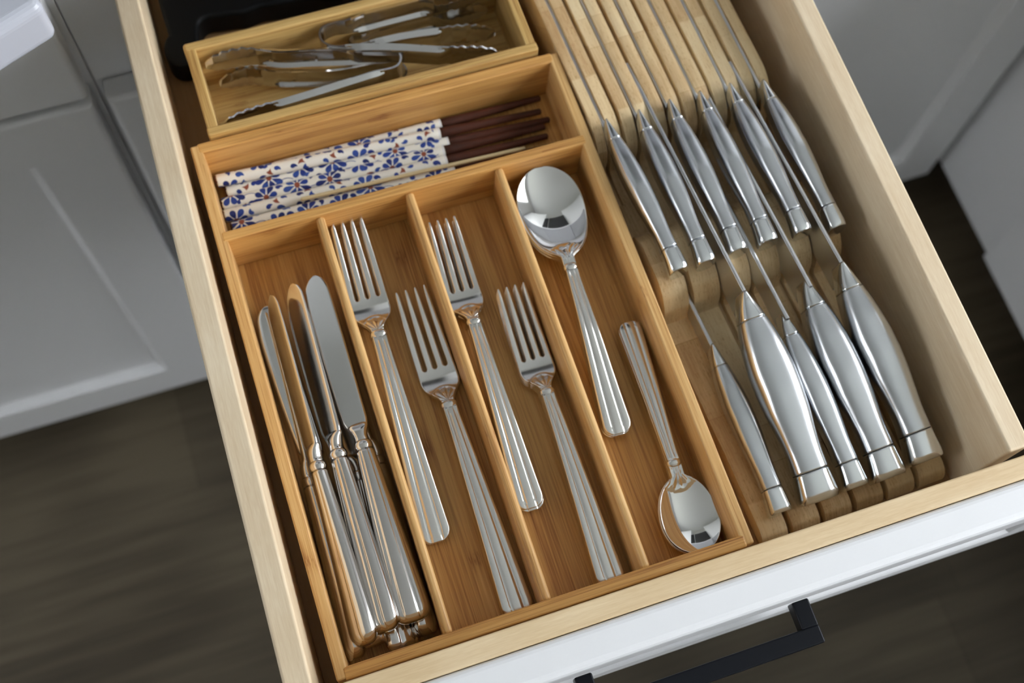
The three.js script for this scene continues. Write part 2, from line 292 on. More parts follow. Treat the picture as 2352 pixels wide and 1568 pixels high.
{ // the pale box behind it
  const o = thing('bamboo_box', 'pale narrow bamboo box holding the steel tongs, behind the cutlery tray', 'organiser', [.0135, 0, -.0762], .006), w = .2330, dp = .0755, h = .050;
  part('bottom_panel', box(.003, w - .003, .0004, .005, .003, dp - .003, .0005, 'x'), MAT.box, o);
  part('wall', box(.0006, .0078, 0, h - .0003, .003, dp - .0045, .001, 'z'), MAT.box, o); part('wall', box(w - .0078, w - .0006, 0, h - .0003, .003, dp - .0045, .001, 'z'), MAT.box, o);
  part('wall', box(0, w, 0, h, 0, .0078, .0024, 'x'), MAT.box, o); part('wall', box(0, w, 0, h, dp - .0064, dp, .0012, 'x'), MAT.box, o);
}
{ // black plastic holder at the back
  const s = new THREE.Shape(); s.moveTo(.004, .175); s.lineTo(.0050, .106); s.bezierCurveTo(-.004, .100, -.003, .078, .0100, .0775); s.bezierCurveTo(.021, .0775, .0245, .086, .0246, .096); s.lineTo(.0266, .106); s.quadraticCurveTo(.0285, .1135, .037, .1130);
  s.bezierCurveTo(.044, .1115, .050, .1120, .056, .1100); s.bezierCurveTo(.064, .1080, .070, .1130, .078, .1110); s.bezierCurveTo(.090, .1090, .100, .1110, .118, .1050); s.quadraticCurveTo(.128, .1000, .135, .1010); s.lineTo(.16, .1020); s.lineTo(.16, .118); s.closePath();
  const g = new THREE.ExtrudeGeometry(s, { depth: .016, bevelEnabled: true, bevelThickness: .003, bevelSize: .003, bevelOffset: -.003, bevelSegments: 4, curveSegments: 20 }); g.rotateX(-Math.PI / 2); g.translate(0, .004, 0);
  // the shape's y runs towards the back of the drawer
  const o = thing('black_holder', 'black plastic holder with a round foot in the dark back corner of the drawer', 'holder'); part('frame', g, MAT.black, o);
}

// ---------------------------------------------------------------- the knife block
{
  const o = thing('knife_block', 'stepped wooden knife block of upright slats filling the right side of the drawer', 'knife block', [.2600, 0, 0], .044);
  const y1 = .047, y2 = .037, y3 = .013;
  const arc = (pts, cz, cy, r, a0, a1, n = 9) => { for (let i = 0; i <= n; i++) { const a = lerp(a0, a1, i / n); pts.push([cz + r * Math.cos(a), cy + r * Math.sin(a)]); } };
  const back = [[-.115, .0005], [-.115, y1]]; arc(back, .0560, y1 - .027, .027, Math.PI / 2, 0, 14); arc(back, .093, .016, .010, Math.PI, Math.PI * 1.5, 6); back.push([.1100, .006], [.1100, .0005]);
  const front = [[.1102, .0005], [.1102, .006]]; arc(front, .130, .018, .012, Math.PI * 1.5, Math.PI * 2, 6); arc(front, .160, y2 - .018, .018, Math.PI, Math.PI / 2, 8); arc(front, .1760, y2 - .026, .026, Math.PI / 2, 0, 14); front.push([.2040, y3 - .005], [.3000, y3]); arc(front, .3520, y3 - .012, .012, Math.PI / 2, .1, 8); front.push([.3640, .0005]);
  const slat = (prof, x0, x1) => {                   // profile in (z, y), extruded across x, with slightly eased edges
    const e = .0005, g = new THREE.ExtrudeGeometry(new THREE.Shape(prof.map(([z, y]) => new THREE.Vector2(z, y))), { depth: x1 - x0 - 2 * e, bevelEnabled: true, bevelThickness: e, bevelSize: e, bevelOffset: -e, bevelSegments: 2 });
    g.rotateY(-Math.PI / 2); g.translate(x1 - e, 0, 0);
    const c = toCreasedNormals(g, .6), q = c.attributes.position, n = c.attributes.normal, uw = new Float32Array(q.count * 2);
    for (let i = 0; i < q.count; i++) { const side = Math.abs(n.getX(i)) > .7; uw[2 * i] = (q.getZ(i) - q.getY(i) * .9) / .34 + .13; uw[2 * i + 1] = side ? (q.getY(i) + x0) / .182 : q.getX(i) / .182 + .02; }
    c.setAttribute('uv', new THREE.BufferAttribute(uw, 2)); return c;
  };
  const slots = []; for (let k = 0; k < 11; k++) slots.push(.0083 + k * .01148);
  const edges = [-.0002, ...slots, .1325], g2 = .0015;
  for (let k = 0; k < 12; k++) part('slat', slat(back, edges[k] + (k ? g2 : 0), edges[k + 1] - (k < 11 ? g2 : 0)), MAT.block, o);
  const wide = [-.0002, slots[1], slots[3], slots[5], slots[7], slots[9], .1325];    // only every other slot runs on through the front
  for (let k = 0; k < 6; k++) part('wide_slat', slat(front, wide[k] + (k ? .0018 : 0), wide[k + 1] - (k < 5 ? .0018 : 0)), MAT.block, o);
  part('base_strip', box(.001, .130, .0002, .004, -.10, .34, .0005, 'z'), MAT.block, o);
}
// ---------------------------------------------------------------- shapes for cutlery: z along the piece, x across, y up
function finish(pos, idx, crease) {
  let g = new THREE.BufferGeometry(); g.setAttribute('position', new THREE.Float32BufferAttribute(pos, 3)); g.setIndex(idx);
  g = mergeVertices(g, 1e-6); if (crease) return toCreasedNormals(g, crease); g.computeVertexNormals(); return g;
}
// closed ring swept along s in [0,1]; ring(s, a) gives [x, y, z]; the two ends are capped
function ringSweep(stations, m, ring, crease) {
  const pos = [], idx = [];
  for (const s of stations) for (let j = 0; j < m; j++) pos.push(...ring(s, j / m * Math.PI * 2));
  for (let i = 0; i < stations.length - 1; i++) for (let j = 0; j < m; j++) { const a = i * m + j, b = i * m + (j + 1) % m, c = a + m, d = b + m; idx.push(a, b, c, b, d, c); }
  for (const [i, flip] of [[0, 1], [stations.length - 1, 0]]) {
    let c = [0, 0, 0]; for (let j = 0; j < m; j++) for (let k = 0; k < 3; k++) c[k] += pos[(i * m + j) * 3 + k] / m; const n = pos.length / 3; pos.push(...c);
    for (let j = 0; j < m; j++) { const a = i * m + j, b = i * m + (j + 1) % m; flip ? idx.push(n, b, a) : idx.push(n, a, b); }
  }
  return finish(pos, idx, crease);
}
const sp = (v, e) => Math.sign(v) * Math.abs(v) ** e;
const steps = (n, ease0 = 0, ease1 = 0) => { const o = []; for (let i = 0; i <= n; i++) { let t = i / n; if (ease0 && ease1) t = (1 - Math.cos(Math.PI * t)) / 2; else if (ease1) t = Math.sin(Math.PI / 2 * t); o.push(t); } return o; };
// thin sheet between a top and a bottom skin that meet in a rounded rim: patches are grids of [x, z, distance to the rim]
function sheet(patches, mid, thick, rim, extra) {
  const pos = [], idx = [];
  for (const P of patches) {
    const rows = P.length, cols = P[0].length, base = pos.length / 3;
    for (const sgn of [1, -1]) for (const row of P) for (const [x, z, d] of row) { const k = clamp(d / rim), f = Math.sqrt(Math.max(0, 1 - (1 - k) * (1 - k))); pos.push(x, mid(x, z) + sgn * thick(z) / 2 * f + (extra && sgn > 0 ? extra(x, z) * f : 0), z); }
    for (let i = 0; i < rows - 1; i++) for (let j = 0; j < cols - 1; j++) { const a = base + i * cols + j, b = a + 1, c = a + cols, d = c + 1, o = rows * cols; idx.push(a, c, b, b, c, d); idx.push(a + o, b + o, c + o, b + o, d + o, c + o); }
  }
  return finish(pos, idx);
}
// the fluted handle shared by the forks and spoons: three lobes that narrow towards the neck
function lobes(v) { const a = Math.abs(v); let h = a < .36 ? 1 - .13 * (a / .36) ** 2 : .93 - .16 * ((a - .64) / .30) ** 2; if (a > .96) h -= (a - .96) * 6; return Math.max(.2, h) - .22 * Math.exp(-(((a - .36) / .045) ** 2)); }
function flatHandle(L, z0, w0, w1, yMid, thick) {
  const R0 = w1 * .80, st = steps(70).map((q) => q).concat(); const zz = []; const n = 64; for (let i = 0; i <= n; i++) zz.push(lerp(z0, L - R0, i / n)); for (let i = 1; i <= 12; i++) zz.push(L - R0 + R0 * Math.sin(i / 12 * Math.PI / 2));
  return ringSweep(zz, 72, (z, a) => {
    const q = clamp((z - z0) / (L - z0)), wide = lerp(w0, w1, q ** 1.12), e = z > L - R0 ? Math.sqrt(Math.max(0, 1 - ((z - (L - R0)) / R0) ** 2)) : 1;
    const w = wide * (.25 + .75 * e) * (e < .02 ? .12 : 1), x = Math.cos(a), y = Math.sin(a), X = w * sp(x, .72), th = thick * lerp(1.5, 1, smooth(0, .35, q)) * (.55 + .45 * e);
    const v = clamp(X / wide, -1, 1), deep = smooth(.0, .06, q), rimF = Math.sqrt(Math.max(0, 1 - Math.abs(x) ** 16));
    const yy = y >= 0 ? th * lerp(1, lobes(v), deep) * rimF * Math.min(1, y * 5 + .02) : -th * .55 * Math.min(1, -y * 2.5);
    return [X, yMid(z) + yy, z];
  });
}
function collarGeo(zc, w, y, h) { return ringSweep(steps(22, 1, 1), 40, (s, a) => { const k = s * 2 - 1, r = Math.sqrt(Math.max(0, 1 - Math.abs(k) ** 2.6)) * (1 - .10 * Math.exp(-(((Math.abs(k) - .62) / .1) ** 2))); return [w * (.45 + .55 * r) * sp(Math.cos(a), .8), y + h * (.4 + .6 * r) * sp(Math.sin(a), .8), zc + k * .0030]; }); }
const fan = (zc) => (x, z) => { const dz = zc - z, q = Math.hypot(dz, x * 1.15), an = Math.atan2(x, dz); if (dz < -.002) return 0; return .0007 * Math.exp(-(((q - .0118) / .0009) ** 2)) + (q < .0118 ? .00055 * smooth(.0118, .0095, q) * (.5 + .5 * Math.cos(an * 13)) : 0); };

function makeFork(name, label, L, group) {
  const zs = .240 * L, zc = .368 * L, k = L / .2237, top = curve([[0, .0120 * k], [.1 * L, .0066 * k], [.2 * L, .0030 * k], [.27 * L, .0018], [.305 * L, .0030], [.335 * L, .0062], [.368 * L, .0082], [.5 * L, .0092], [.7 * L, .0078], [.9 * L, .0042], [L, .0026]]);
  const W = curve([[0, .0103 * k], [.10 * L, .0116 * k], [zs, .0129 * k], [.285 * L, .0131 * k], [.305 * L, .0122 * k], [.325 * L, .0092 * k], [.345 * L, .0060 * k], [.36 * L, .0047 * k], [.38 * L, .0045 * k]]);
  const gap = .0025 * k, tineRoot = (2 * .0129 * k - 3 * gap) / 4, cen = (i, z) => (i - 1.5) * lerp(.0064 * k, tineRoot + gap, smooth(0, zs, z) * .4 + .6 * z / zs), hw = curve([[0, .00055], [.01 * L, .0011 * k], [.12 * L, .0020 * k], [zs * .86, tineRoot / 2], [zs, tineRoot / 2]]);
  const patches = [], zt = []; for (let i = 0; i <= 26; i++) zt.push(zs * (i / 26));
  const cosv = (n) => { const o = []; for (let j = 0; j <= n; j++) o.push(-Math.cos(Math.PI * j / n)); return o; };
  for (let i = 0; i < 4; i++) patches.push(zt.map((z) => cosv(10).map((v) => { const x = cen(i, z) + v * hw(z); return [x, z, Math.min((1 - Math.abs(v)) * hw(z), z + .00005)]; })));
  const cols = []; for (let i = 0; i < 4; i++) { for (const v of cosv(10)) cols.push([cen(i, zs) + v * tineRoot / 2, 0]); if (i < 3) for (let j = 1; j < 8; j++) { const u = j / 4 - 1; cols.push([cen(i, zs) + tineRoot / 2 + gap * (u + 1) / 2, Math.sqrt(Math.max(0, 1 - u * u)) * gap / 2]); } }
  const ws = .0129 * k, palm = []; const N = 66; for (let r = 0; r <= N; r++) palm.push(cols.map(([x, off]) => {
    const q = r / N, z = lerp(zs + off, .372 * L, q), w = W(z), X = x / ws * w; let d = w - Math.abs(X);
    for (let i = 0; i < 3; i++) { const gx = (cen(i, zs) + cen(i + 1, zs)) / 2; d = Math.min(d, Math.max(0, Math.hypot(X - gx, z - zs) - gap / 2)); }
    return [X, z, d];
  })); patches.push(palm);
  const th = curve([[0, .0017], [zs, .0022], [.31 * L, .0026], [.37 * L, .0050]]);
  const dish = (x, z) => top(z) - .0009 * smooth(.12 * L, .27 * L, z) * smooth(.345 * L, .31 * L, z) * (1 - (x / .0131) ** 2);
  const o = thing(name, label, 'fork', [0, 0, 0], 0, group);
  part('fork_head', sheet(patches, dish, th, .0009, fan(.362 * L)), MAT.flatware, o);
  part('collar', collarGeo(.374 * L, .0056 * k, top(.374 * L), .0040), MAT.flatware, o);
  part('handle', flatHandle(L, .378 * L, .0048 * k, .0104 * k, top, .0020), MAT.flatware, o);
  return o;
}
function makeSpoon(name, label, L, bw, bl, group) {
  const zc = bl + .010, hs = L > .17 ? 1 : .78, rimY = curve([[0, .0095 * hs], [.5 * bl, .0080 * hs], [.85 * bl, .0092 * hs], [bl, .0100 * hs], [zc, .0098 * hs], [.6 * L, .0105 * hs], [.85 * L, .0062], [L, .0045]]);
  const W = (z) => { const q = clamp(z / bl); return q >= 1 ? lerp(.0046, .0042, clamp((z - bl) / .01)) : Math.max(.0, bw * Math.sqrt(Math.max(0, 1 - Math.abs((q - .46) / (q < .46 ? .46 : .56)) ** 2.15)) * (1 - .06 * (q - .46))); };
  const Wn = (z) => Math.max(W(z), z > bl * .8 ? lerp(.0, .0046, smooth(bl * .8, bl * .97, z)) : 0);
  const rows = [], N = 70; for (let i = 0; i <= N; i++) { const z = (zc) * (1 - Math.cos(Math.PI * Math.min(1, i / N) * .5)) ** 1 ; rows.push([...Array(45).keys()].map((j) => { const v = -Math.cos(Math.PI * j / 44), w = Wn(z); return [v * w, z, Math.min((1 - Math.abs(v)) * Math.max(w, .002), z + .00002)]; })); }
  const D = .0064 * (bw / .022), mid = (x, z) => { const q = z / bl, e = q < .46 ? (q - .46) / .46 : (q - .46) / .54, w = Math.max(Wn(z), 1e-5), v = x / w; return rimY(z) - (q < 1 ? D * (1 - Math.min(1, v * v)) ** .9 * (1 - Math.min(1, e * e)) ** .9 : 0); };
  const th = curve([[0, .0016], [.8 * bl, .0019], [zc, .0046]]);
  const o = thing(name, label, 'spoon', [0, 0, 0], 0, group);
  part('bowl', sheet([rows], mid, th, .0008, fan(bl + .0045)), MAT.bowl, o);
  part('collar', collarGeo(zc - .0005, .0050, rimY(zc), .0038), MAT.flatware, o);
  part('handle', flatHandle(L, zc + .001, .0042, .0100 * Math.min(1, L / .195), rimY, .0020), MAT.flatware, o);
  return o;
}
function makeTableKnife(label) {
  const L = .2350, zb = .1075, zn = .1215, o = thing('table_knife', label, 'knife', [0, 0, 0], 0, 'table knives in the left compartment');
  const wl = curve([[0, .0005], [.003, .0050], [.010, .0088], [.03, .0108], [.06, .0106], [.09, .0098], [.104, .0090], [.1095, .0066]]), wr = curve([[0, .0004], [.0035, .0046], [.011, .0068], [.03, .0072], [.104, .0072], [.1095, .0062]]);
  const rows = []; for (let i = 0; i <= 50; i++) { const z = .1095 * (i < 16 ? (1 - Math.cos(Math.PI / 2 * i / 16)) * .16 : lerp(.16, 1, (i - 16) / 34)); rows.push([...Array(23).keys()].map((j) => { const v = -Math.cos(Math.PI * j / 22), x = v < 0 ? v * wl(z) : v * wr(z); return [x, z, Math.min((1 - Math.abs(v)) * .008, z + .0001)]; })); }
  part('blade', sheet([rows], () => 0, curve([[0, .0014], [.08, .0024], [.1095, .0034]]), .0025), MAT.knifeBlade, o);
  const bx = curve([[.1060, .0064], [.1085, .0068], [.112, .0052], [.1165, .0042], [.1185, .0046]]), by = curve([[.1060, .0012], [.1085, .0032], [.112, .0042], [.1185, .0044]]);
  part('bolster', ringSweep(steps(24).map((q) => lerp(.1060, .1185, q)), 44, (z, a) => [bx(z) * sp(Math.cos(a), .8), by(z) * sp(Math.sin(a), .8), z]), MAT.knife, o);
  part('collar', ringSweep(steps(20, 1, 1), 40, (s, a) => { const k = s * 2 - 1, r = Math.sqrt(Math.max(0, 1 - k * k)); return [.0060 * (.35 + .65 * r) * Math.cos(a), .0056 * (.35 + .65 * r) * Math.sin(a), zn + k * .0042]; }), MAT.knife, o);
  const R0 = .0085, zz = []; for (let i = 0; i <= 60; i++) zz.push(lerp(zn + .0028, L - R0, i / 60)); for (let i = 1; i <= 14; i++) zz.push(L - R0 + R0 * Math.sin(i / 14 * Math.PI / 2));
  const hx = curve([[zn, .0056], [.135, .0066], [.17, .0087], [.205, .0107], [.222, .0116], [.2270, .0117]]), hy = curve([[zn, .0050], [.15, .0056], [.20, .0066], [.225, .0074]]);
  const lob = (v) => 1 - .13 * Math.exp(-(((Math.abs(v) - .42) / .07) ** 2)) - .05 * Math.min(1, v * v);
  part('handle', ringSweep(zz, 84, (z, a) => { const e = z > L - R0 ? Math.sqrt(Math.max(0, 1 - ((z - (L - R0)) / R0) ** 2)) : 1, c = Math.cos(a), s = Math.sin(a), X = hx(z) * (.30 + .70 * e) * (e < .02 ? .1 : 1) * sp(c, .92), v = X / hx(z), g = smooth(zn, zn + .008, z) * (.35 + .65 * e); return [X, hy(z) * (.25 + .75 * e) * (e < .02 ? .1 : 1) * sp(s, .92) * lerp(1, clamp(lob(v), .55, 1.0), g * smooth(.15, .5, Math.abs(s))), z]; }), MAT.knife, o);
  return o;
}

// ---------------------------------------------------------------- forks, spoons, table knives in the tray
const FL = .005;                                     // top of the tray's floor
function stack(proto, n, A, B, dy, jitter, label, tipUp = 0) {  // n nested pieces, the top one last; A = working end, B = handle end (world x, z)
  for (let k = 0; k < n; k++) {
    const o = k === 0 ? proto : copyOf(proto, n - 1 - k === 0 ? label(0) : label(n - 1 - k)); if (k === 0) o.userData.label = label(n - 1);
    const j = k === n - 1 ? 0 : 1, r = rng(900 + k * 31 + Math.round(A[0] * 1e4)), off = () => (r() - .5) * 2 * jitter * j, dx = off(), dz = off(), dx2 = off();
    lay(o, [A[0] + dx, FL + .0006 + k * dy + tipUp, A[1] + dz], [B[0] + dx2, FL + .0006 + k * dy, B[1] + dz]);
  }
}
const below = ['top', 'second', 'third', 'fourth', 'fifth'];
stack(makeFork('dinner_fork', 'x', .2240, 'dinner forks'), 2, [.0855, .0739], [.0801, .2977], .0026, .0009, (k) => k ? 'large dinner fork right under the top one of the farther-back left stack' : 'large dinner fork topping the farther-back left stack, tines beside the first divider', .0085);
stack(makeFork('dinner_fork', 'x', .2240, 'dinner forks'), 2, [.1124, .1322], [.1149, .3561], .0024, .0010, (k) => k ? 'large dinner fork under the top one of the nearer left stack' : 'large dinner fork topping the nearer left stack, handle touching the tray front');
stack(makeFork('salad_fork', 'x', .2053, 'salad forks'), 4, [.1471, .0911], [.1426, .2963], .0024, .0010, (k) => k ? below[k] + ' small salad fork down in the farther-back right stack of forks' : 'small salad fork on top of the farther-back right stack, tines beside the second divider');
stack(makeFork('salad_fork', 'x', .2053, 'salad forks'), 4, [.1763, .1516], [.1748, .3568], .0024, .0008, (k) => k ? below[k] + ' small salad fork down in the nearer right stack of forks' : 'small salad fork on top of the nearer right stack, beside the third divider');
stack(makeSpoon('tablespoon', 'x', .1927, .0228, .0670, 'tablespoons'), 4, [.2221, .0757], [.2118, .2675], .0026, .0008, (k) => k ? below[k] + ' large tablespoon down in the stack at the back of the spoon compartment' : 'large tablespoon on top of its stack, bowl to the back of the tray', .0075);
stack(makeSpoon('teaspoon', 'x', .1590, .0186, .0490, 'teaspoons'), 4, [.2336, .3558], [.2440, .1977], .0022, .0008, (k) => k ? below[k] + ' small teaspoon down in the stack at the front of the spoon compartment' : 'small teaspoon on top of its stack, bowl to the front of the tray');
{
  const proto = makeTableKnife('table knife on its edge against the left wall of the tray');
  const K = [
    [[.0170, .0125, .1165], [.0130, .0150, .3545], 1.35, ''],
    [[.0185, .0130, .1125], [.0262, .0150, .3535], -.10, 'table knife low in the pile, pale blade tip showing left of the topmost three'],
    [[.0480, .0130, .1220], [.0425, .0150, .3545], -.55, 'table knife low in the pile, its handle end showing under the two upper knives'],
    [[.0607, .0165, .1165], [.0580, .0145, .3550], -1.38, 'table knife on its edge against the first divider'],
    [[.0238, .0270, .1120], [.0215, .0285, .3520], 1.02, 'table knife in the upper layer, leftmost of the three with broad handles on top'],
    [[.0392, .0275, .1085], [.0345, .0295, .3455], .72, 'table knife in the upper layer, middle one of the three broad handles on top'],
    [[.0545, .0290, .1080], [.0520, .0300, .3435], .08, 'table knife on top of the pile with its broad blade facing up'],
  ];
  K.forEach(([A, B, roll, label], i) => { const o = i ? copyOf(proto, label) : proto; lay(o, A, B, roll); });
}

// ---------------------------------------------------------------- kitchen knives in the block: z = 0 at the front of the bolster, blade towards -z
function makeCookKnife(label, len, wide, tall, bladeL, bladeH, group, spine = 0) {
  const o = thing('kitchen_knife', label, 'knife', [0, 0, 0], 0, group);
  const X = curve([[0, .0011], [.04, .0028], [.12, .0052], [.25, .0076], [.40, .0088], [.55, .0085], [.68, .0074], [.78, .0068], [.86, .0070], [1, .0084]]);
  const H = curve([[0, .0085], [.06, .0084], [.14, .0090], [.3, .0108], [.45, .0110], [.6, .0092], [.74, .0076], [.86, .0084], [1, .0108]]);
  const C = curve([[0, -.001], [.3, .0002], [.5, .0012], [.68, .0018], [.86, .0002], [1, -.0036]]);
  const ring = (q, a, k = 1) => [wide * X(q) * k * sp(Math.cos(a), .66), tall * (C(q) + H(q) * k * sp(Math.sin(a), .66)), q * len];
  const range = (a, b, n) => steps(n).map((t) => lerp(a, b, t));
  const b0 = -.012 / len, bl = []; for (let i = 0; i <= 40; i++) bl.push(-bladeL + (bladeL + .006) * i / 40);
  // blade: thin vertical plate, spine straight, edge curving up to the tip
  const rows = bl.map((z) => [0, .0001, .0003, .0006, .0012, .12, .3, .5, .7, .85, .95, 1].map((q) => { const f = clamp((z + bladeL) / (bladeL * .55)), h = bladeH * (.10 + .90 * Math.sqrt(1 - (1 - f) ** 2)); const d = q < .01 ? Math.min(q, h * .1) : q * h; return [-d, z, Math.min(d, (h - d) * .12)]; }));
  const bg = sheet([rows], () => 0, () => .0026, .0004); bg.rotateZ(Math.PI / 2);
  const blade = part('blade', bg, MAT.cookBlade, o); blade.position.y = spine;
  part('bolster', ringSweep(range(0, .135, 14), 48, (q, a) => ring(q, a)), MAT.cap, o);
  const groove = (q, at) => 1 - .05 * Math.exp(-(((q - at) / .003) ** 2));
  part('handle', ringSweep([...range(.133, .15, 8), ...range(.16, .83, 46), ...range(.838, .862, 8)], 56, (q, a) => ring(q, a, groove(q, .135) * groove(q, .862))), MAT.handle, o);
  const e = range(.862, .965, 12); for (let i = 1; i <= 9; i++) e.push(.965 + .035 * Math.sin(i / 9 * Math.PI / 2));
  part('end_cap', ringSweep(e, 56, (q, a) => { const k = q > .965 ? Math.sqrt(Math.max(0, 1 - ((q - .965) / .0352) ** 2)) : 1, r = ring(Math.min(q, 1), a, groove(q, .862)); return [r[0] * (.86 + .14 * k) * (k < .12 ? .8 : 1), tall * C(1) + (r[1] - tall * C(1)) * (.84 + .16 * k), r[2]]; }), MAT.cap, o);
  return o;
}
{
  const nth = ['first', 'second', 'third', 'fourth', 'fifth', 'sixth'];
  const U = /*U*/[[.2714, .0663, .2801, .1842], [.2953, .0660, .2994, .1843], [.3184, .0644, .3226, .1850], [.3408, .0643, .3445, .1855], [.3632, .0645, .3692, .1852], [.3865, .0686, .3923, .1853]];
  let proto;
  const level = (o, dip = 0) => { const b = o.children[0]; b.quaternion.copy(o.quaternion).invert().multiply(new THREE.Quaternion().setFromAxisAngle(new THREE.Vector3(0, 1, 0), .044)).multiply(new THREE.Quaternion().setFromAxisAngle(new THREE.Vector3(1, 0, 0), dip)); };
  U.forEach(([x0, z0, x1, z1], i) => {
    const label = 'steak knife with slim steel handle, ' + (i === 0 ? 'leftmost in the back row beside the cutlery tray' : i === 5 ? 'rightmost in the back row beside the drawer wall' : nth[i] + ' from the left in the back row');
    const o = i ? copyOf(proto, label) : (proto = makeCookKnife(label, .1185, .84, .84, .115, .020, 'steak knives in the back row', -.003)); level(lay(o, [x0, .0485, z0], [x1, .0485, z1]));
  });
  const Lw = /*L*/[
    [.2892, .021, .2312, .2905, .021, .3489, .96, .84, .075, .018, .004, 'small paring knife, leftmost in the front row, its blade barely showing'],
    [.3121, .050, .2114, .3155, .027, .3499, 1.62, 1.20, .190, .034, .008, 'chef knife with the broadest steel handle, second from the left in the front row'],
    [.3355, .038, .2288, .3410, .027, .3491, 1.04, .90, .120, .022, .009, 'slim utility knife with a narrow steel handle, middle of the front row'],
    [.3562, .043, .2142, .3630, .029, .3503, 1.42, 1.16, .190, .030, .0105, 'large kitchen knife with a thick steel handle, fourth from the left in the front row'],
    [.3811, .050, .2118, .3888, .033, .3478, 1.45, 1.16, .170, .030, .007, 'large kitchen knife at the right end of the front row by the drawer wall'],
  ];
  for (const [x0, ya, z0, x1, yb, z1, w, h, bl, bh, sp_, label] of Lw) { const len = Math.hypot(x1 - x0, yb - ya, z1 - z0); level(lay(makeCookKnife(label, len, w, h, bl, bh, undefined, sp_), [x0, ya, z0], [x1, yb, z1]), -.068); }
}

// ---------------------------------------------------------------- chopsticks and a skewer: x along, from the butt
{
  const Ls = .2330, cut = .158;
  const ring = (x, a, r) => [x, r * sp(Math.cos(a), .94), r * sp(Math.sin(a), .94)];
  const withUV = (g, u0, u1, sv) => { g = g.index ? g.toNonIndexed() : g; const p = g.attributes.position, uv = new Float32Array(p.count * 2); for (let i = 0; i < p.count; i += 3) { const vs = [0, 1, 2].map((j) => Math.atan2(p.getZ(i + j), p.getY(i + j)) / (2 * Math.PI) + .5), big = Math.max(...vs) - Math.min(...vs) > .5; for (let j = 0; j < 3; j++) { uv[2 * (i + j)] = u0 + p.getX(i + j) * u1; uv[2 * (i + j) + 1] = (big && vs[j] < .5 ? vs[j] + 1 : vs[j]) * sv; } } g.setAttribute('uv', new THREE.BufferAttribute(uv, 2)); return g; };
  const rw = (x) => lerp(.0045, .0041, x / cut) * (1 - .06 * Math.exp(-((x / .0009) ** 2)));
  const sleeve = withUV(ringSweep([0, .0006, .0015, ...steps(16).map((q) => lerp(.004, cut, q))], 32, (x, a) => ring(x, a, rw(x) * (1 + (x < .003 ? .03 * Math.cos(6 * a) : 0)))), 0, 1 / cut, 1);
  const tip = withUV(ringSweep([...steps(10).map((q) => lerp(cut, Ls - .002, q)), Ls - .0008, Ls], 24, (x, a) => ring(x, a, lerp(.0038, .0021, (x - cut) / (Ls - cut)) * (x > Ls - .0005 ? .55 : 1))), 0, 2.6, .10);
  const butt = withUV(ringSweep([-.0012, -.0009, 0, .002], 24, (x, a) => ring(x, a, x < -.001 ? .0034 : .0042)), 0, 2.6, .1);
  const make = (label) => { const o = thing('chopstick', label, 'chopstick', [0, 0, 0], 0, 'chopsticks with blue flowers'); part('printed_sleeve', sleeve, MAT.floral, o, 'ivory sleeve printed with blue flowers'); part('wooden_tip', tip, MAT.stick, o, 'dark red-brown wooden tip'); part('butt_end', butt, MAT.stick, o); return o; };
  const S = /*S*/[
    [.0130, .0097, .0124, .2417, .0097, .0125, 'rearmost chopstick, its ivory sleeve half hidden by the next one'],
    [.0099, .0170, .0150, .2364, .0110, .0235, 'second chopstick from the back, its butt lying over the one behind'],
    [.0141, .0097, .0212, .2437, .0090, .0307, 'third chopstick from the back, its plain butt set in from the others'],
    [.0090, .0097, .0295, .2379, .0090, .0353, 'fourth chopstick from the back, with the shortest wooden tip of the front four'],
    [.0084, .0097, .0388, .2391, .0090, .0431, 'fifth chopstick from the back, right behind the pale skewer'],
    [.0113, .0097, .0490, .2400, .0090, .0520, 'frontmost chopstick, pressed under the pale skewer by the cross divider'],
  ];
  let proto; S.forEach(([x0, y0, z0, x1, y1, z1, label], i) => {
    const o = i ? copyOf(proto, label) : (proto = make(label)), d = new THREE.Vector3(x1 - x0, y1 - y0, z1 - z0).normalize();
    o.position.set(x0, y0 + Y0, z0); o.quaternion.setFromUnitVectors(new THREE.Vector3(1, 0, 0), d).multiply(new THREE.Quaternion().setFromAxisAngle(new THREE.Vector3(1, 0, 0), [0.4, 2.2, 3.6, 4.9, 1.3, 5.6][i]));
  });
  const k = thing('wooden_skewer', 'thin pale bamboo skewer lying on the two front chopsticks', 'skewer', [.0608, .0166, .0450]);
  part('rod', ringSweep([0, .0008, .05, .155, .1605], 14, (x, a) => ring(x, a, x === 0 ? .0007 : x > .158 ? .0009 : .0014)), MAT.skewer, k); k.quaternion.setFromUnitVectors(new THREE.Vector3(1, 0, 0), new THREE.Vector3(.160, -.0018, .0058).normalize());
}

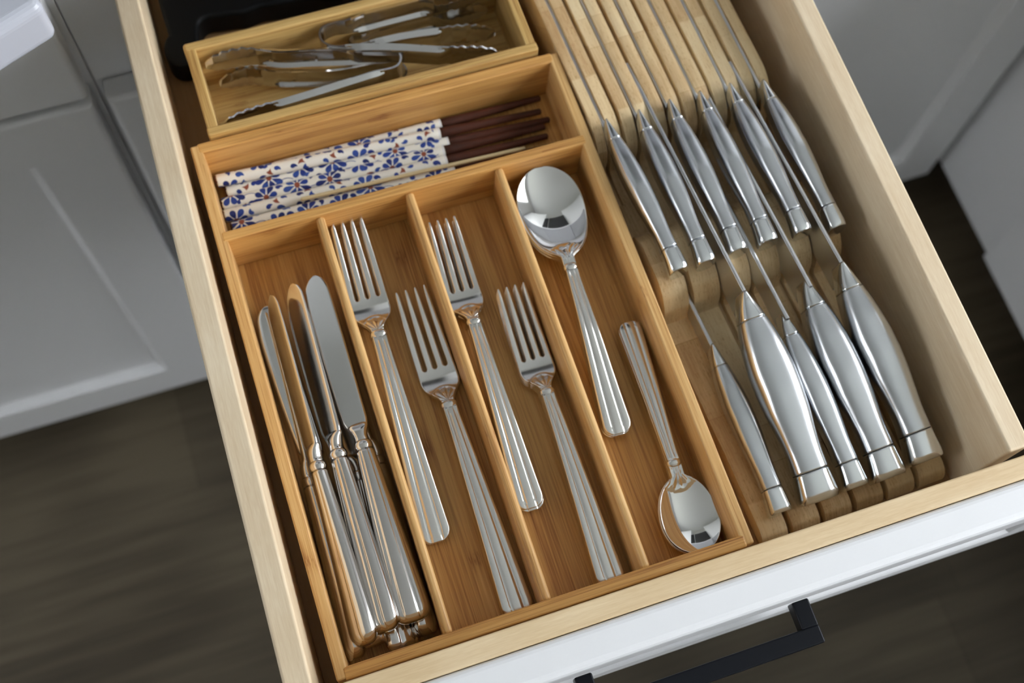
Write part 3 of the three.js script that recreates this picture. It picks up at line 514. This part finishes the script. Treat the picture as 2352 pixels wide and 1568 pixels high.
// ---------------------------------------------------------------- steel tongs in the pale box, lying on edge
function makeTongs(label, pts, loopFrom, loopTo, y, h) {   // pts: centre line in plan; loopFrom..loopTo (0..1) is the bare spring loop
  const c = new THREE.CatmullRomCurve3(pts.map(([x, z]) => new THREE.Vector3(x, 0, z)), false, 'centripetal'), o = thing('serving_tongs', label, 'tongs', [0, 0, 0], 0, 'steel tongs in the pale box');
  const out = pts[0][0] > pts[5][0] ? 1 : -1, at = (s) => c.getPointAt(clamp(s)), tan = (s) => c.getTangentAt(clamp(s)), len = c.getLength();
  const piece = (name, s0, s1, tipAt) => {           // tipAt: which end carries the scalloped paddle (0, 1 or none)
    const n = tipAt === undefined ? 40 : 170, th = .0007, m = 19, pos = [], idx = [], per = 2 * m;
    for (let i = 0; i <= n; i++) {
      const q = i / n, s = lerp(s0, s1, q), p = at(s), t = tan(s), nx = -t.z, nz = t.x, e = tipAt === undefined ? .5 : (tipAt === 0 ? s - s0 : s1 - s) * len;   // metres from the paddle's end
      let hw = h / 2, bulge = 0, pad_ = 0;
      if (tipAt === undefined) hw = h / 2 * .78;
      else {
        const join = Math.min(1, Math.abs(s - (tipAt === 0 ? s1 : s0)) * len / .012); bulge = .0036 * smooth(0, 1, join) * smooth(.026, .044, e); hw *= lerp(.78, 1, join);
        const pad = pad_ = smooth(.044, .028, e); if (pad > 0) { const w = h / 2 * 1.12 * Math.sqrt(clamp(1 - ((.020 - e) / .0202) ** 2, 0, 1)); hw = lerp(hw, e < .020 ? w : h / 2 * 1.12, pad); hw *= 1 + .085 * pad * smooth(0, .006, e) * Math.cos(e / .0068 * Math.PI * 2); bulge = lerp(bulge, -.0022, pad); }
      }
      for (const f of [1, -1]) for (let j = 0; j < m; j++) { const v = (f > 0 ? j : m - 1 - j) / (m - 1) * 2 - 1, k = out * bulge * (pad_ > .5 ? 1 - v * v : smooth(1, .68, Math.abs(v))) + f * th; pos.push(p.x + nx * k, y + v * hw * .97, p.z + nz * k - v * hw * .10); }
    }
    for (let i = 0; i < n; i++) for (let j = 0; j < per; j++) { const a = i * per + j, b = i * per + (j + 1) % per; idx.push(a, a + per, b, b, a + per, b + per); }
    part(name, finish(pos, idx, .7), MAT.tongs, o);
  };
  piece('arm', 0, loopFrom, 0); piece('spring_loop', loopFrom, loopTo); piece('arm', loopTo, 1, 1); return o;
}
makeTongs('upper steel tongs with the loop to the left, one arm pointing right', [[.226, -.0655], [.1939, -.0655], [.163, -.0655], [.1262, -.0652], [.1160, -.0660], [.1085, -.0640], [.1056, -.0590], [.1063, -.0530], [.1110, -.0482], [.1218, -.0445], [.1508, -.0359], [.1913, -.0210], [.2230, -.0115]], .395, .560, .0390, .0170);
makeTongs('upper steel tongs with the loop to the right, arms spread to the left end', [[.0245, -.0635], [.0534, -.0620], [.0748, -.0533], [.0923, -.0490], [.1388, -.0379], [.1485, -.0377], [.1535, -.0330], [.1547, -.0265], [.1510, -.0212], [.1427, -.0197], [.1360, -.0196], [.0957, -.0172], [.0555, -.0150], [.0230, -.0120]], .452, .555, .0375, .0165);
makeTongs('lower steel tongs with the loop to the right, beneath the upper pair', [[.0300, -.0590], [.0498, -.0600], [.0719, -.0509], [.107, -.0414], [.141, -.0380], [.1522, -.0370], [.1579, -.0320], [.1579, -.0262], [.1526, -.0215], [.1448, -.0204], [.1333, -.0224], [.1018, -.0200], [.0643, -.0180], [.0330, -.0160]], .460, .555, .0180, .0165);
makeTongs('lower steel tongs with the loop to the left, mostly beneath the others', [[.2310, -.0655], [.1974, -.0655], [.1717, -.0660], [.1383, -.0660], [.1299, -.0665], [.1262, -.0645], [.1267, -.0600], [.1350, -.0580], [.164, -.0566], [.1927, -.0530], [.2080, -.0500], [.2300, -.0440]], .440, .545, .0180, .0165);
renderer.render(scene, camera);
